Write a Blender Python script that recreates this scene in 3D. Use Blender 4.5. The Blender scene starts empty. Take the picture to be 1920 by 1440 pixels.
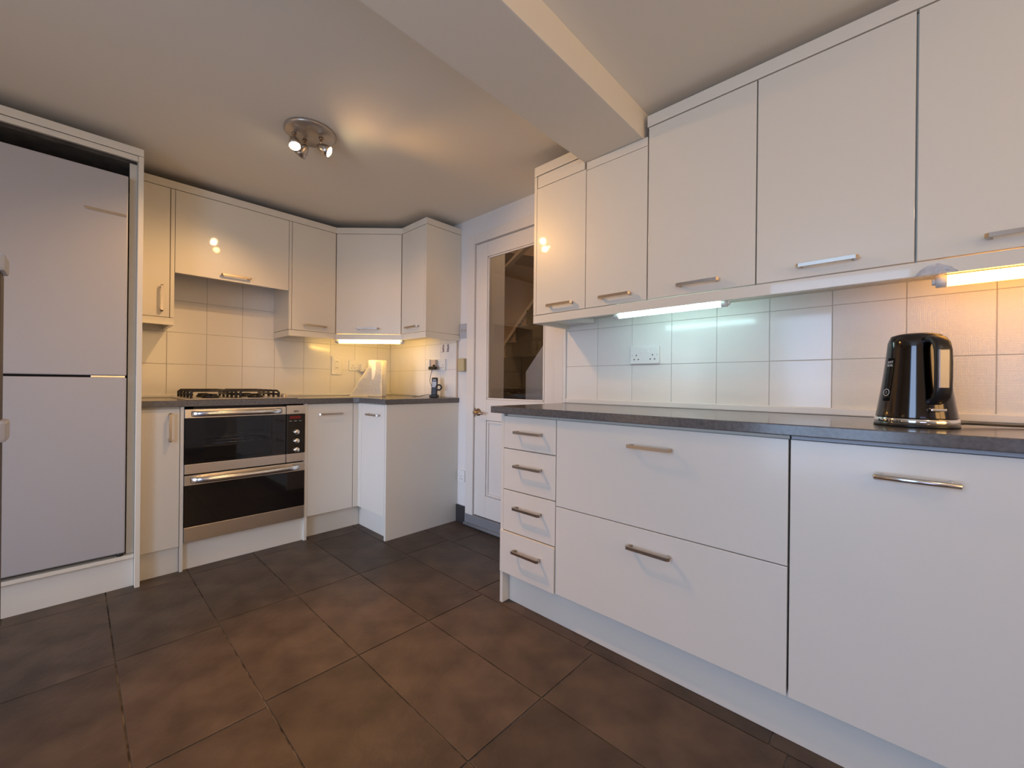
import bpy, bmesh, math, random
from mathutils import Vector, Matrix
random.seed(4)
S = bpy.context.scene
COL = S.collection
PI = math.pi

# ------------------------------------------------------------------ camera
A = math.radians(43.28)
fw = Vector((math.cos(A), math.sin(A), 0)); r0 = Vector((math.sin(A), -math.cos(A), 0)); upv = Vector((0, 0, 1))
TH = 0.0103
cx = math.cos(TH)*r0 + math.sin(TH)*upv
cy = -math.sin(TH)*r0 + math.cos(TH)*upv
cam = bpy.data.cameras.new('camera'); co = bpy.data.objects.new('camera', cam); COL.objects.link(co)
cam.sensor_width = 36; cam.lens = 772/1920*36; cam.shift_y = 1.5/1920; cam.clip_start = 0.02
m = Matrix((cx, cy, -fw)).transposed().to_4x4(); m.translation = Vector((0, 0, 1.0))
co.matrix_world = m
S.camera = co

# ------------------------------------------------------------------ world, light, exposure
S.view_settings.view_transform = 'Standard'; S.view_settings.look = 'None'
S.view_settings.gamma = 1; S.view_settings.use_curve_mapping = False
S.view_settings.exposure = -0.06
w = bpy.data.worlds.new('world'); S.world = w; w.use_nodes = True

XLW = -1.70
def area(name, loc, direction, sx, sy, power, color):
    l = bpy.data.lights.new(name, 'AREA'); l.shape = 'RECTANGLE'; l.size = sx; l.size_y = sy; l.energy = power; l.color = color
    o = bpy.data.objects.new(name, l); COL.objects.link(o); o.location = loc
    o.rotation_euler = Vector(direction).to_track_quat('-Z', 'Y').to_euler(); return o
def point(name, loc, power, color, r=0.03):
    l = bpy.data.lights.new(name, 'POINT'); l.energy = power; l.color = color; l.shadow_soft_size = r
    o = bpy.data.objects.new(name, l); COL.objects.link(o); o.location = loc; return o
def spot(name, loc, direction, power, color, angle, blend=0.6, r=0.025):
    l = bpy.data.lights.new(name, 'SPOT'); l.energy = power; l.color = color; l.shadow_soft_size = r
    l.spot_size = math.radians(angle); l.spot_blend = blend
    o = bpy.data.objects.new(name, l); COL.objects.link(o); o.location = loc
    o.rotation_euler = Vector(direction).to_track_quat('-Z', 'Y').to_euler(); return o
# colour x power of every light in the room
LI = dict(
 patio=(12.5, 25, 42), side=(4.0, 4.6, 6.2), front=(18, 10.5, 3.6), world=(1.45, 0.92, 0.50),
 spot1=(100, 44, 12), spot2=(21, 11.2, 3.2), spot3=(21, 12.5, 5.5), glow=(10, 4.6, 1.0), second=(6.6, 5.0, 3.2), up=(0.75, 0.43, 0.22), low=(1.2, 4.0, 11),
 tube_corner=(33, 19.5, 4.4), tube_cool=(8.8, 14.4, 15.0), tube_kettle=(15, 6.5, 0.8), hall=(5, 3.3, 2.0))
def pc(k):
    c = LI[k]; mx_ = max(max(c), 1e-6); return mx_, tuple(v/mx_ for v in c)
w.node_tree.nodes['Background'].inputs[0].default_value = (*LI['world'], 1)
w.node_tree.nodes['Background'].inputs[1].default_value = 1.0
area('daylight_through_patio_door', (XLW-0.10, 0.47, 1.10), (1, -0.10, -0.32), 1.0, 1.92, *pc('patio'))
sd_ = area('daylight_through_side_door', (XLW-0.10, 2.22, 0.86), (1, 0.07, -0.14), 0.66, 1.42, *pc('side')); sd_.data.spread = math.radians(55)
area('added_low_blue_fill', (XLW-0.10, -1.2, 0.75), (1, 0.1, -0.30), 1.0, 1.2, *pc('low'))  # added blue fill for the lower right cabinets
area('warm_front_fill', (0.6, -2.47, 1.45), (0, 1, -0.05), 1.4, 1.0, *pc('front'))  # warm fill added for a lit room behind the camera, not daylight
HEAD1 = Vector((0.690, 2.045, 2.092)); AIM1 = Vector((-0.06, -0.44, -0.95)).normalized()
HEAD2 = Vector((0.825, 1.985, 2.098)); AIM2 = Vector((0.80, -0.66, -0.55)).normalized()
HEAD3 = Vector((0.735, 2.115, 2.095)); AIM3 = Vector((-0.46, 0.95, -1.10)).normalized()
point('hall_lamp_light', (2.5, 1.6, 2.2), *pc('hall'), 0.08)
point('second_ceiling_lamp_light', (0.25, -1.0, 2.02), *pc('second'), 0.06)

# ------------------------------------------------------------------ materials
def mat(name, col, rough=0.5, metal=0.0, coat=0.0, emit=None, es=0, bump=None, noise=None, spec=None, coat_rough=0.03, rnd=0.0):
    ma = bpy.data.materials.new(name); ma.use_nodes = True
    nt = ma.node_tree; b = nt.nodes['Principled BSDF']
    b.inputs['Base Color'].default_value = (*col, 1); b.inputs['Roughness'].default_value = rough
    b.inputs['Metallic'].default_value = metal; b.inputs['Coat Weight'].default_value = coat
    b.inputs['Coat Roughness'].default_value = coat_rough
    if spec is not None: b.inputs['Specular IOR Level'].default_value = spec
    if emit: b.inputs['Emission Color'].default_value = (*emit, 1); b.inputs['Emission Strength'].default_value = es
    tc = nt.nodes.new('ShaderNodeTexCoord')
    src = tc.outputs['Object']
    if noise:
        sc, c2, fac = noise
        n = nt.nodes.new('ShaderNodeTexNoise'); n.inputs['Scale'].default_value = sc; n.inputs['Detail'].default_value = 6
        nt.links.new(src, n.inputs['Vector'])
        mp = nt.nodes.new('ShaderNodeMapRange'); mp.inputs[1].default_value = 0.35; mp.inputs[2].default_value = 0.65
        mp.inputs[3].default_value = 0; mp.inputs[4].default_value = fac
        nt.links.new(n.outputs['Fac'], mp.inputs[0])
        mx = nt.nodes.new('ShaderNodeMix'); mx.data_type = 'RGBA'
        mx.inputs[6].default_value = (*col, 1); mx.inputs[7].default_value = (*c2, 1)
        nt.links.new(mp.outputs[0], mx.inputs[0]); last = mx.outputs[2]
        if rnd:
            oi = nt.nodes.new('ShaderNodeObjectInfo'); hs = nt.nodes.new('ShaderNodeHueSaturation')
            mr = nt.nodes.new('ShaderNodeMapRange'); mr.inputs[3].default_value = 1-rnd; mr.inputs[4].default_value = 1+rnd
            nt.links.new(oi.outputs['Random'], mr.inputs[0]); nt.links.new(mr.outputs[0], hs.inputs['Value'])
            nt.links.new(last, hs.inputs['Color']); last = hs.outputs[0]
        nt.links.new(last, b.inputs['Base Color'])
    if bump:
        sc, st, dist = bump
        n = nt.nodes.new('ShaderNodeTexNoise'); n.inputs['Scale'].default_value = sc; n.inputs['Detail'].default_value = 4
        nt.links.new(src, n.inputs['Vector'])
        bp = nt.nodes.new('ShaderNodeBump'); bp.inputs['Strength'].default_value = st; bp.inputs['Distance'].default_value = dist
        nt.links.new(n.outputs['Fac'], bp.inputs['Height']); nt.links.new(bp.outputs[0], b.inputs['Normal'])
    return ma
M = {}
M['wall'] = mat('wall_paint', (0.76, 0.735, 0.70), 0.75, bump=(60, 0.15, 0.002))
M['ceil'] = mat('ceiling_paint', (0.86, 0.80, 0.68), 0.85, bump=(25, 0.15, 0.003))
M['gloss'] = mat('cream_gloss', (0.76, 0.715, 0.61), 0.38, coat=0.6, coat_rough=0.035)
M['carcass'] = mat('cream_carcass', (0.74, 0.695, 0.59), 0.45)
M['gloss_low'] = mat('cream_satin', (0.74, 0.71, 0.635), 0.32, coat=0.25, coat_rough=0.12)
M['fridge'] = mat('fridge_enamel', (0.44, 0.425, 0.425), 0.40, bump=(300, 0.12, 0.0006))
M['dark'] = mat('dark_gap', (0.012, 0.011, 0.011), 0.6)
M['dust_shade'] = mat('dust_and_shade_board', (0.13, 0.105, 0.08), 0.8, noise=(14, (0.26, 0.21, 0.155), 0.6))  # dusty brown inside the fridge housing; painted shade on the cabinet tops
M['handle'] = mat('brushed_nickel', (0.50, 0.44, 0.38), 0.28, 1.0)
M['steel'] = mat('stainless_steel', (0.74, 0.70, 0.66), 0.27, 1.0)
M['chrome'] = mat('polished_chrome', (0.8, 0.79, 0.78), 0.08, 1.0)
M['dwhandle'] = mat('satin_steel_bar', (0.78, 0.78, 0.78), 0.2, 1.0)
M['blackglass'] = mat('black_glass', (0.004, 0.004, 0.005), 0.05, coat=0.3)
M['iron'] = mat('cast_iron', (0.012, 0.009, 0.009), 0.4)
M['floor'] = mat('slate_tile', (0.052, 0.036, 0.026), 0.46, noise=(7, (0.092, 0.065, 0.046), 1.0), spec=0.33, bump=(38, 0.45, 0.003), rnd=0.2)
M['fgrout'] = mat('floor_grout', (0.035, 0.028, 0.022), 0.9, noise=(22, (0.34, 0.30, 0.25), 0.45))
M['wtile'] = mat('white_wall_tile', (0.80, 0.78, 0.74), 0.14, bump=(6, 0.05, 0.002), noise=(3, (0.82, 0.80, 0.76), 0.4), rnd=0.012)
M['grout'] = mat('tile_grout', (0.50, 0.47, 0.42), 0.9)
M['top'] = mat('grey_laminate', (0.098, 0.092, 0.090), 0.16, noise=(90, (0.15, 0.142, 0.138), 0.8), bump=(120, 0.06, 0.0008))
M['white'] = mat('white_plastic', (0.80, 0.79, 0.76), 0.3)
M['gloss_paint'] = mat('white_gloss_paint', (0.76, 0.715, 0.655), 0.3)
M['pin'] = mat('pin_hole', (0.03, 0.025, 0.02), 0.7)
M['beige'] = mat('beige_plastic', (0.50, 0.43, 0.25), 0.45)
M['greyp'] = mat('grey_plate', (0.42, 0.43, 0.46), 0.35)
M['black'] = mat('black_plastic', (0.012, 0.011, 0.012), 0.32)
M['skirt'] = mat('dark_skirting', (0.035, 0.034, 0.036), 0.4)
M['sill'] = mat('grey_threshold', (0.22, 0.225, 0.235), 0.4)
M['brass'] = mat('antique_brass', (0.42, 0.30, 0.20), 0.25, 1.0)
M['paper'] = mat('kitchen_paper', (0.86, 0.84, 0.80), 0.9, bump=(42, 0.9, 0.006))
M['kettle'] = mat('dark_chrome', (0.075, 0.068, 0.068), 0.10, 1.0)
M['grip'] = mat('satin_grip_metal', (0.36, 0.35, 0.36), 0.32, 1.0)
M['lampshade'] = mat('lamp_satin', (0.62, 0.56, 0.49), 0.3, 1.0)
M['plate'] = mat('ceiling_plate', (0.50, 0.43, 0.35), 0.3, 0.6)
M['bulb'] = mat('lit_bulb', (1, 1, 1), 0.4, emit=(1.0, 0.80, 0.45), es=40)
M['tube_warm'] = mat('warm_tube', (1, 1, 1), 0.4, emit=pc('tube_corner')[1], es=pc('tube_corner')[0])
M['tube_warm2'] = mat('warm_tube_far', (1, 1, 1), 0.4, emit=pc('tube_kettle')[1], es=pc('tube_kettle')[0])
M['tube_cool'] = mat('cool_tube', (1, 1, 1), 0.4, emit=pc('tube_cool')[1], es=pc('tube_cool')[0])
M['tread'] = mat('striped_carpet', (0.030, 0.018, 0.011), 0.95, noise=(40, (0.060, 0.038, 0.022), 0.8))
M['stairdark'] = mat('dark_stair', (0.035, 0.022, 0.015), 0.9)
M['hall'] = mat('hall_paint', (0.34, 0.25, 0.19), 0.9)
M['halltrim'] = mat('hall_trim', (0.55, 0.45, 0.36), 0.8)
M['red'] = mat('red_display', (0.12, 0.01, 0.008), 0.2, emit=(1.0, 0.08, 0.04), es=0.02)
M['wood'] = mat('dark_post', (0.03, 0.015, 0.012), 0.5)
M['tape'] = mat('torn_tape', (0.90, 0.91, 0.94), 0.22, bump=(80, 0.6, 0.002))
M['screen'] = mat('phone_screen', (0.45, 0.47, 0.55), 0.3)
M['sticker'] = mat('grey_sticker', (0.30, 0.25, 0.26), 0.7)
M['cavity'] = mat('oven_enamel', (0.22, 0.22, 0.24), 0.35)
# clear glass
def glassmat(name, tint, glossfac):
    g = bpy.data.materials.new(name); g.use_nodes = True; nt = g.node_tree; nt.nodes.clear()
    o = nt.nodes.new('ShaderNodeOutputMaterial'); tr = nt.nodes.new('ShaderNodeBsdfTransparent'); gl = nt.nodes.new('ShaderNodeBsdfGlossy')
    tr.inputs[0].default_value = (*tint, 1); gl.inputs['Roughness'].default_value = 0.02
    fr = nt.nodes.new('ShaderNodeFresnel'); fr.inputs[0].default_value = 1.5
    mt = nt.nodes.new('ShaderNodeMath'); mt.operation = 'MULTIPLY'; mt.inputs[1].default_value = glossfac
    mx = nt.nodes.new('ShaderNodeMixShader')
    ge = nt.nodes.new('ShaderNodeNewGeometry'); io = nt.nodes.new('ShaderNodeMapRange')
    io.inputs[3].default_value = 1.5; io.inputs[4].default_value = 1/1.5     # same reflectance on leaving as on entering
    nt.links.new(ge.outputs['Backfacing'], io.inputs[0]); nt.links.new(io.outputs[0], fr.inputs[0])
    nt.links.new(fr.outputs[0], mt.inputs[0]); nt.links.new(mt.outputs[0], mx.inputs[0])
    nt.links.new(tr.outputs[0], mx.inputs[1]); nt.links.new(gl.outputs[0], mx.inputs[2]); nt.links.new(mx.outputs[0], o.inputs[0])
    return g
M['glass'] = glassmat('door_glass', (0.93, 0.93, 0.93), 1.1)
M['ovenglass'] = glassmat('oven_window_glass', (0.62, 0.62, 0.64), 1.2)
# ribbed tile (fine relief grid)
def ribbed():
    ma = M['wtile'].copy(); ma.name = 'ribbed_wall_tile'; nt = ma.node_tree; b = nt.nodes['Principled BSDF']
    b.inputs['Roughness'].default_value = 0.22
    tc = [n for n in nt.nodes if n.type == 'TEX_COORD'][0]
    h = []
    for ax in ('Y', 'Z'):
        wv = nt.nodes.new('ShaderNodeTexWave'); wv.bands_direction = ax; wv.inputs['Scale'].default_value = 63.0
        nt.links.new(tc.outputs['Object'], wv.inputs['Vector']); h.append(wv)
    ad = nt.nodes.new('ShaderNodeMath'); ad.operation = 'ADD'
    nt.links.new(h[0].outputs['Fac'], ad.inputs[0]); nt.links.new(h[1].outputs['Fac'], ad.inputs[1])
    bp = nt.nodes.new('ShaderNodeBump'); bp.inputs['Strength'].default_value = 0.5; bp.inputs['Distance'].default_value = 0.0008
    nt.links.new(ad.outputs[0], bp.inputs['Height']); nt.links.new(bp.outputs[0], b.inputs['Normal'])
    return ma
M['ribtile'] = ribbed()
# brushed look for steel
nt = M['steel'].node_tree; b = nt.nodes['Principled BSDF']; tc = nt.nodes.new('ShaderNodeTexCoord')
mpn = nt.nodes.new('ShaderNodeMapping'); mpn.inputs['Scale'].default_value = (2, 2, 500)
n = nt.nodes.new('ShaderNodeTexNoise'); n.inputs['Scale'].default_value = 3
bp = nt.nodes.new('ShaderNodeBump'); bp.inputs['Strength'].default_value = 0.12; bp.inputs['Distance'].default_value = 0.001
nt.links.new(tc.outputs['Object'], mpn.inputs[0]); nt.links.new(mpn.outputs[0], n.inputs['Vector'])
nt.links.new(n.outputs['Fac'], bp.inputs['Height']); nt.links.new(bp.outputs[0], b.inputs['Normal'])

# ------------------------------------------------------------------ mesh helpers (geometry authored in world coordinates)
def box(bm, x0, x1, y0, y1, z0, z1, bev=0.0, seg=2):
    x0, x1 = sorted((x0, x1)); y0, y1 = sorted((y0, y1)); z0, z1 = sorted((z0, z1))
    r = bmesh.ops.create_cube(bm, size=1)
    vs = r['verts']
    bmesh.ops.scale(bm, vec=(x1-x0, y1-y0, z1-z0), verts=vs)
    bmesh.ops.translate(bm, vec=((x0+x1)/2, (y0+y1)/2, (z0+z1)/2), verts=vs)
    if bev:
        es = list({e for v in vs for e in v.link_edges})
        bev = min(bev, 0.45*min(x1-x0, y1-y0, z1-z0))
        bmesh.ops.bevel(bm, geom=es, offset=bev, segments=seg, affect='EDGES', profile=0.6)
    return bm
def B(*a, bev=0.0):
    bm = bmesh.new(); box(bm, *a, bev=bev); return bm
def prism(bm, pts, z0, z1):
    lo = [bm.verts.new((p[0], p[1], z0)) for p in pts]; hi = [bm.verts.new((p[0], p[1], z1)) for p in pts]
    bm.faces.new(lo[::-1]); bm.faces.new(hi); k = len(pts)
    for i in range(k): bm.faces.new((lo[i], lo[(i+1) % k], hi[(i+1) % k], hi[i]))
    bmesh.ops.recalc_face_normals(bm, faces=bm.faces[:]); return bm
def prism_v(bm, pts, ax, a0, a1):
    """polygon given in (u, z), extruded along ax ('x' -> u = y, 'y' -> u = x)"""
    f = (lambda u, z, a: (a, u, z)) if ax == 'x' else (lambda u, z, a: (u, a, z))
    lo = [bm.verts.new(f(p[0], p[1], a0)) for p in pts]; hi = [bm.verts.new(f(p[0], p[1], a1)) for p in pts]
    bm.faces.new(lo[::-1]); bm.faces.new(hi); k = len(pts)
    for i in range(k): bm.faces.new((lo[i], lo[(i+1) % k], hi[(i+1) % k], hi[i]))
    bmesh.ops.recalc_face_normals(bm, faces=bm.faces[:]); return bm
def tube(bm, path, r, n=10, flat=None, caps=True):
    path = [Vector(p) for p in path]; rings = []
    prev = None
    for i, p in enumerate(path):
        d = (path[min(i+1, len(path)-1)] - path[max(i-1, 0)]).normalized()
        if prev is None:
            a = d.orthogonal().normalized()
        else:
            a = (prev - d*prev.dot(d)).normalized()
        prev = a; c = d.cross(a)
        rr = r[i] if isinstance(r, (list, tuple)) else r
        rings.append([bm.verts.new(p + (a*math.cos(2*PI*k/n) + c*math.sin(2*PI*k/n))*rr) for k in range(n)])
    for i in range(len(rings)-1):
        for k in range(n):
            f = bm.faces.new((rings[i][k], rings[i][(k+1) % n], rings[i+1][(k+1) % n], rings[i+1][k])); f.smooth = True
    if caps: bm.faces.new(rings[0][::-1]); bm.faces.new(rings[-1])
    return bm
def lathe(bm, prof, c=(0, 0, 0), n=32, axis=Vector((0, 0, 1)), capend=True, sy=1.0):
    q = Vector((0, 0, 1)).rotation_difference(axis.normalized()); c = Vector(c); rings = []
    for r, z in prof:
        if r < 1e-6: rings.append([bm.verts.new(c + q @ Vector((0, 0, z)))])
        else: rings.append([bm.verts.new(c + q @ Vector((r*math.cos(2*PI*k/n), sy*r*math.sin(2*PI*k/n), z))) for k in range(n)])
    for i in range(len(rings)-1):
        a, b2 = rings[i], rings[i+1]
        for k in range(n):
            k2 = (k+1) % n
            if len(a) == 1 and len(b2) == 1: continue
            if len(a) == 1: f = bm.faces.new((a[0], b2[k2], b2[k]))
            elif len(b2) == 1: f = bm.faces.new((a[k], a[k2], b2[0]))
            else: f = bm.faces.new((a[k], a[k2], b2[k2], b2[k]))
            f.smooth = True
    if capend:
        if len(rings[0]) > 1: bm.faces.new(rings[0][::-1])
        if len(rings[-1]) > 1: bm.faces.new(rings[-1])
    return bm
def xf(bm, mtx):
    bmesh.ops.transform(bm, matrix=mtx, verts=bm.verts[:]); return bm

ORG = {}
def obj(name, bm, m, parent=None, label=None, cat=None, group=None, kind=None, smooth=False):
    bm.normal_update()
    xs = [v.co for v in bm.verts]
    o3 = Vector(((min(v.x for v in xs)+max(v.x for v in xs))/2, (min(v.y for v in xs)+max(v.y for v in xs))/2, min(v.z for v in xs)))
    bmesh.ops.translate(bm, vec=-o3, verts=bm.verts[:])
    me = bpy.data.meshes.new(name); bm.to_mesh(me); bm.free()
    if smooth:
        for p in me.polygons: p.use_smooth = True
    me.materials.append(M[m] if isinstance(m, str) else m)
    o = bpy.data.objects.new(name, me); COL.objects.link(o)
    ORG[o.name] = o3
    if parent is not None:
        o.parent = parent; o.location = o3 - ORG[parent.name]
    else: o.location = o3
    if label: o['label'] = label
    if cat: o['category'] = cat
    if group: o['group'] = group
    if kind: o['kind'] = kind
    return o
def thing(name, loc, label, cat, group=None):
    o = bpy.data.objects.new(name, None); COL.objects.link(o); o.location = loc; o.empty_display_size = 0.05
    o['label'] = label; o['category'] = cat
    if group: o['group'] = group
    ORG[o.name] = Vector(loc); return o
def struct(name, bm, m, parent=None, **k):
    return obj(name, bm, m, parent, kind=None if parent else 'structure', **k)
def dupe(o, world, parent):
    c = o.copy(); COL.objects.link(c); ORG[c.name] = Vector(world); c.parent = parent
    c.location = Vector(world) - (ORG[parent.name] if parent else Vector()); return c

# flat bar handle with slanted legs; facing: '-x' or '-y'; centre (u along), z, front plane position
def handle_bm(face, plane, u, z, length=0.158, vertical=False, out=0.031, w=0.011, t=0.006):
    bm = bmesh.new()
    h = length/2
    pts = [(-h+0.008, 0.0), (-h, out*0.75), (-h+0.007, out), (h-0.007, out), (h, out*0.75), (h-0.008, 0.0)]
    inn = [(-h+0.008+t*1.6, 0.0), (-h+t*1.4, out*0.72), (-h+0.012, out-t), (h-0.012, out-t), (h-t*1.4, out*0.72), (h-0.008-t*1.6, 0.0)]
    def P(a, d, s):
        if face == '-x': return (plane-d, u+a, z+s) if not vertical else (plane-d, u+s, z+a)
        if face == '-y': return (u+a, plane-d, z+s) if not vertical else (u+s, plane-d, z+a)
    for k in range(5):
        quad = [pts[k], pts[k+1], inn[k+1], inn[k]]
        lo = [bm.verts.new(P(q[0], q[1], -w/2)) for q in quad]; hi = [bm.verts.new(P(q[0], q[1], w/2)) for q in quad]
        bm.faces.new(lo); bm.faces.new(hi[::-1])
        for i in range(4): bm.faces.new((lo[i], lo[(i+1) % 4], hi[(i+1) % 4], hi[i]))
    bmesh.ops.remove_doubles(bm, verts=bm.verts[:], dist=1e-5)
    bmesh.ops.recalc_face_normals(bm, faces=bm.faces[:])
    return bm

# ------------------------------------------------------------------ room shell
XW, YW = 1.934, 3.314          # right (door) wall and back wall surfaces
XL, YF = -1.70, -2.35
struct('wall_back', B(XL-0.1, XW+0.1, YW, YW+0.1, 0, 2.4), 'wall')
bm = bmesh.new()   # door wall with its opening
box(bm, XW, XW+0.1, 2.19, YW, 0, 2.4); box(bm, XW, XW+0.1, YF, 1.46, 0, 2.4); box(bm, XW, XW+0.1, 1.46, 2.19, 1.99, 2.4)
wall_right = struct('wall_right', bm, 'wall')
bm = bmesh.new()
for y0, y1 in ((YF, -1.74), (-0.66, -0.05), (0.99, 1.86), (2.58, YW)): box(bm, XL-0.1, XL, y0, y1, 0, 2.4)
for y0, y1, zt in ((-1.74, -0.66, 1.40), (-0.05, 0.99, 2.08), (1.86, 2.58, 1.62)): box(bm, XL-0.1, XL, y0, y1, zt, 2.4); box(bm, XL-0.1, XL, y0, y1, 0, 0.12)
struct('wall_left', bm, 'wall')
bm = bmesh.new()
box(bm, XL-0.1, -0.15, YF-0.1, YF, 0, 2.4); box(bm, 1.35, XW+0.1, YF-0.1, YF, 0, 2.4); box(bm, -0.15, 1.35, YF-0.1, YF, 2.0, 2.4); box(bm, -0.15, 1.35, YF-0.1, YF, 0, 0.9)
struct('wall_front', bm, 'wall')
# windows behind the camera
def wframe(name, x0, x1, y0, y1, z0, z1, ax):
    bm = bmesh.new(); t = 0.05
    if ax == 'x':
        for a, b2 in ((y0, y0+t), (y1-t, y1), ((y0+y1)/2-t/2, (y0+y1)/2+t/2)): box(bm, x0, x1, a, b2, z0, z1)
        for a, b2 in ((z0, z0+t), (z1-t, z1)): box(bm, x0, x1, y0, y1, a, b2)
    else:
        for a, b2 in ((x0, x0+t), (x1-t, x1), ((x0+x1)/2-t/2, (x0+x1)/2+t/2)): box(bm, a, b2, y0, y1, z0, z1)
        for a, b2 in ((z0, z0+t), (z1-t, z1)): box(bm, x0, x1, y0, y1, a, b2)
    return struct(name, bm, 'gloss_paint')
wframe('window_1', XL-0.08, XL-0.03, -0.05, 0.99, 0.12, 2.08, 'x')
wframe('window_3', XL-0.08, XL-0.03, 1.86, 2.58, 0.12, 1.62, 'x')
wframe('added_fill_window', XL-0.08, XL-0.03, -1.74, -0.66, 0.12, 1.40, 'x')  # frame added around the opening of the low blue fill
wframe('window_2', -0.15, 1.35, YF-0.08, YF-0.03, 0.9, 2.0, 'y')
bm = bmesh.new(); box(bm, XL, XW, 0.94, YW, 2.18, 2.28); box(bm, XL, XW, YF, 0.94, 2.157, 2.28)
struct('ceiling', bm, 'ceil')
bm = bmesh.new(); box(bm, XL, XW, 0.792, 1.082, 2.042, 2.2, bev=0.004)
struct('trim_1', bm, 'ceil', label='boxed ceiling beam crossing the room')
fl = struct('floor', B(XL-0.1, XW+0.05, YF, YW, -0.08, -0.0035), 'fgrout')
xs = [-1.74, -1.432, -1.124, -0.816, -0.510, -0.202, 0.106, 0.415, 0.722, 1.031, 1.340, 1.650, 1.934]
ys = [-2.234, -1.622, -1.010, -0.398, 0.214, 0.826, 1.442, 2.057, 2.666, 3.28]
proto = {}
for i in range(len(xs)-1):
    for j in range(len(ys)-1):
        x0, x1 = xs[i]+0.0022, xs[i+1]-0.0022
        y0, y1 = ys[j]+0.0022, ys[j+1]-0.0022
        if i >= 10 and y1 < 1.2: 
            if i > 10: continue
            x1 = 1.62
        sh = {6: -0.03, 5: -0.045, 4: -0.02, 10: 0.045}.get(i, 0.0)
        key = (round(x1-x0, 3), round(y1-y0, 3))
        zt = random.uniform(-0.0006, 0.0)
        wloc = ((x0+x1)/2, (y0+y1)/2 + (sh if j < 8 else sh), -0.0036 + zt)
        if key not in proto:
            proto[key] = obj('tile', B(x0, x1, y0, y1, -0.0036, 0.0, bev=0.0011), 'floor', fl)
            proto[key].location = Vector(wloc) - ORG['floor']
        else: dupe(proto[key], wloc, fl)
# wall tiles (200 mm), each its own piece
def tiles(wall, parent, us, zs, skip=lambda u, z: False, rib=lambda u, z: False):
    P = {}
    for i in range(len(us)-1):
        for j in range(len(zs)-1):
            u0, u1, z0, z1 = us[i]+0.0012, us[i+1]-0.0012, zs[j]+0.0012, zs[j+1]-0.0012
            if skip((u0+u1)/2, (z0+z1)/2): continue
            mt = 'ribtile' if rib((u0+u1)/2, (z0+z1)/2) else 'wtile'
            key = (round(u1-u0, 3), round(z1-z0, 3), mt)
            if wall == 'A': g = (u0, u1, YW-0.008, YW-0.0005, z0, z1); wl = ((u0+u1)/2, YW-0.00425, z0)
            else: g = (XW-0.008, XW-0.0005, u0, u1, z0, z1); wl = (XW-0.00425, (u0+u1)/2, z0)
            if key not in P: P[key] = obj('tile', B(*g, bev=0.0012), mt, parent)
            else: dupe(P[key], wl, parent)
wb = bpy.data.objects['wall_back']
obj('grout', B(0.225, XW-0.001, YW-0.0062, YW+0.001, 0.88, 1.80), 'grout', wb)
tiles('A', wb, [0.225, 0.388, 0.590, 0.791, 0.992, 1.194, 1.396, 1.598, 1.80, 1.926], [0.902, 1.108, 1.308, 1.508, 1.708, 1.80],
      skip=lambda u, z: z > 1.35 and not (0.30 < u < 1.1) and z > 1.51)
obj('grout', B(XW-0.0062, XW+0.001, 2.378, YW-0.001, 0.88, 1.50), 'grout', wall_right)
tiles('B', wall_right, [2.378, 2.572, 2.772, 2.972, 3.172, 3.306], [0.902, 1.108, 1.308, 1.40])
obj('grout', B(XW-0.0062, XW+0.001, -0.62, 1.388, 0.88, 1.40), 'grout', wall_right)
tiles('B', wall_right, [-0.615, -0.415, -0.214, -0.015, 0.184, 0.385, 0.585, 0.784, 0.985, 1.184, 1.387], [0.902, 1.106, 1.307, 1.40],
      rib=lambda u, z: u < 0.18 and z < 1.3)
obj('tile_edge_strip', B(XW-0.020, XW, 1.388, 1.404, 0.90, 1.40, bev=0.003), 'white', wall_right)
obj('tile_edge_strip', B(XW-0.012, XW, 2.366, 2.378, 0.90, 1.36, bev=0.002), 'halltrim', wall_right)

# door, frame, threshold
bm = bmesh.new()
for a in ((2.178, 2.255, 0, 2.05), (1.406, 1.466, 0, 2.05)): box(bm, XW-0.018, XW, a[0], a[1], a[2], a[3], bev=0.004)
box(bm, XW-0.018, XW, 1.466, 2.178, 1.984, 2.05, bev=0.004)
box(bm, XW, XW+0.1, 2.176, 2.19, 0, 1.99); box(bm, XW, XW+0.1, 1.46, 1.468, 0, 1.99); box(bm, XW, XW+0.1, 1.468, 2.176, 1.982, 1.99)
struct('trim_2', bm, 'gloss_paint', label='white painted door frame')
bm = bmesh.new(); X0, X1 = XW-0.004, XW+0.036
box(bm, X0, X1, 2.060, 2.173, 0.088, 1.978, bev=0.003); box(bm, X0, X1, 1.470, 1.552, 0.088, 1.978, bev=0.003)
box(bm, X0, X1, 1.552, 2.060, 1.876, 1.978, bev=0.003); box(bm, X0, X1, 1.552, 2.060, 0.755, 0.898, bev=0.003)
box(bm, X0, X1, 1.552, 2.060, 0.088, 0.235, bev=0.003)
door = struct('door_1', bm, 'gloss_paint')
bm = bmesh.new()
for a in ((1.556, 1.566, 0.9, 1.874), (2.046, 2.056, 0.9, 1.874)): box(bm, X0+0.002, X0+0.014, a[0], a[1], a[2], a[3], bev=0.002)
for a in ((0.899, 0.909), (1.864, 1.874)): box(bm, X0+0.002, X0+0.014, 1.556, 2.056, a[0], a[1], bev=0.002)
obj('glazing_bead', bm, 'gloss_paint', door)
obj('pane', B(X0+0.016, X0+0.020, 1.552, 2.060, 0.898, 1.876), 'glass', door, label='clear glass pane reflecting the kitchen')
obj('lower_panel', B(X0+0.014, X0+0.024, 1.552, 2.060, 0.235, 0.755), 'gloss_paint', door)
bm = bmesh.new()
for a in ((1.556, 1.572, 0.238, 0.752), (2.040, 2.056, 0.238, 0.752)): box(bm, X0+0.003, X0+0.016, a[0], a[1], a[2], a[3], bev=0.005)
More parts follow.
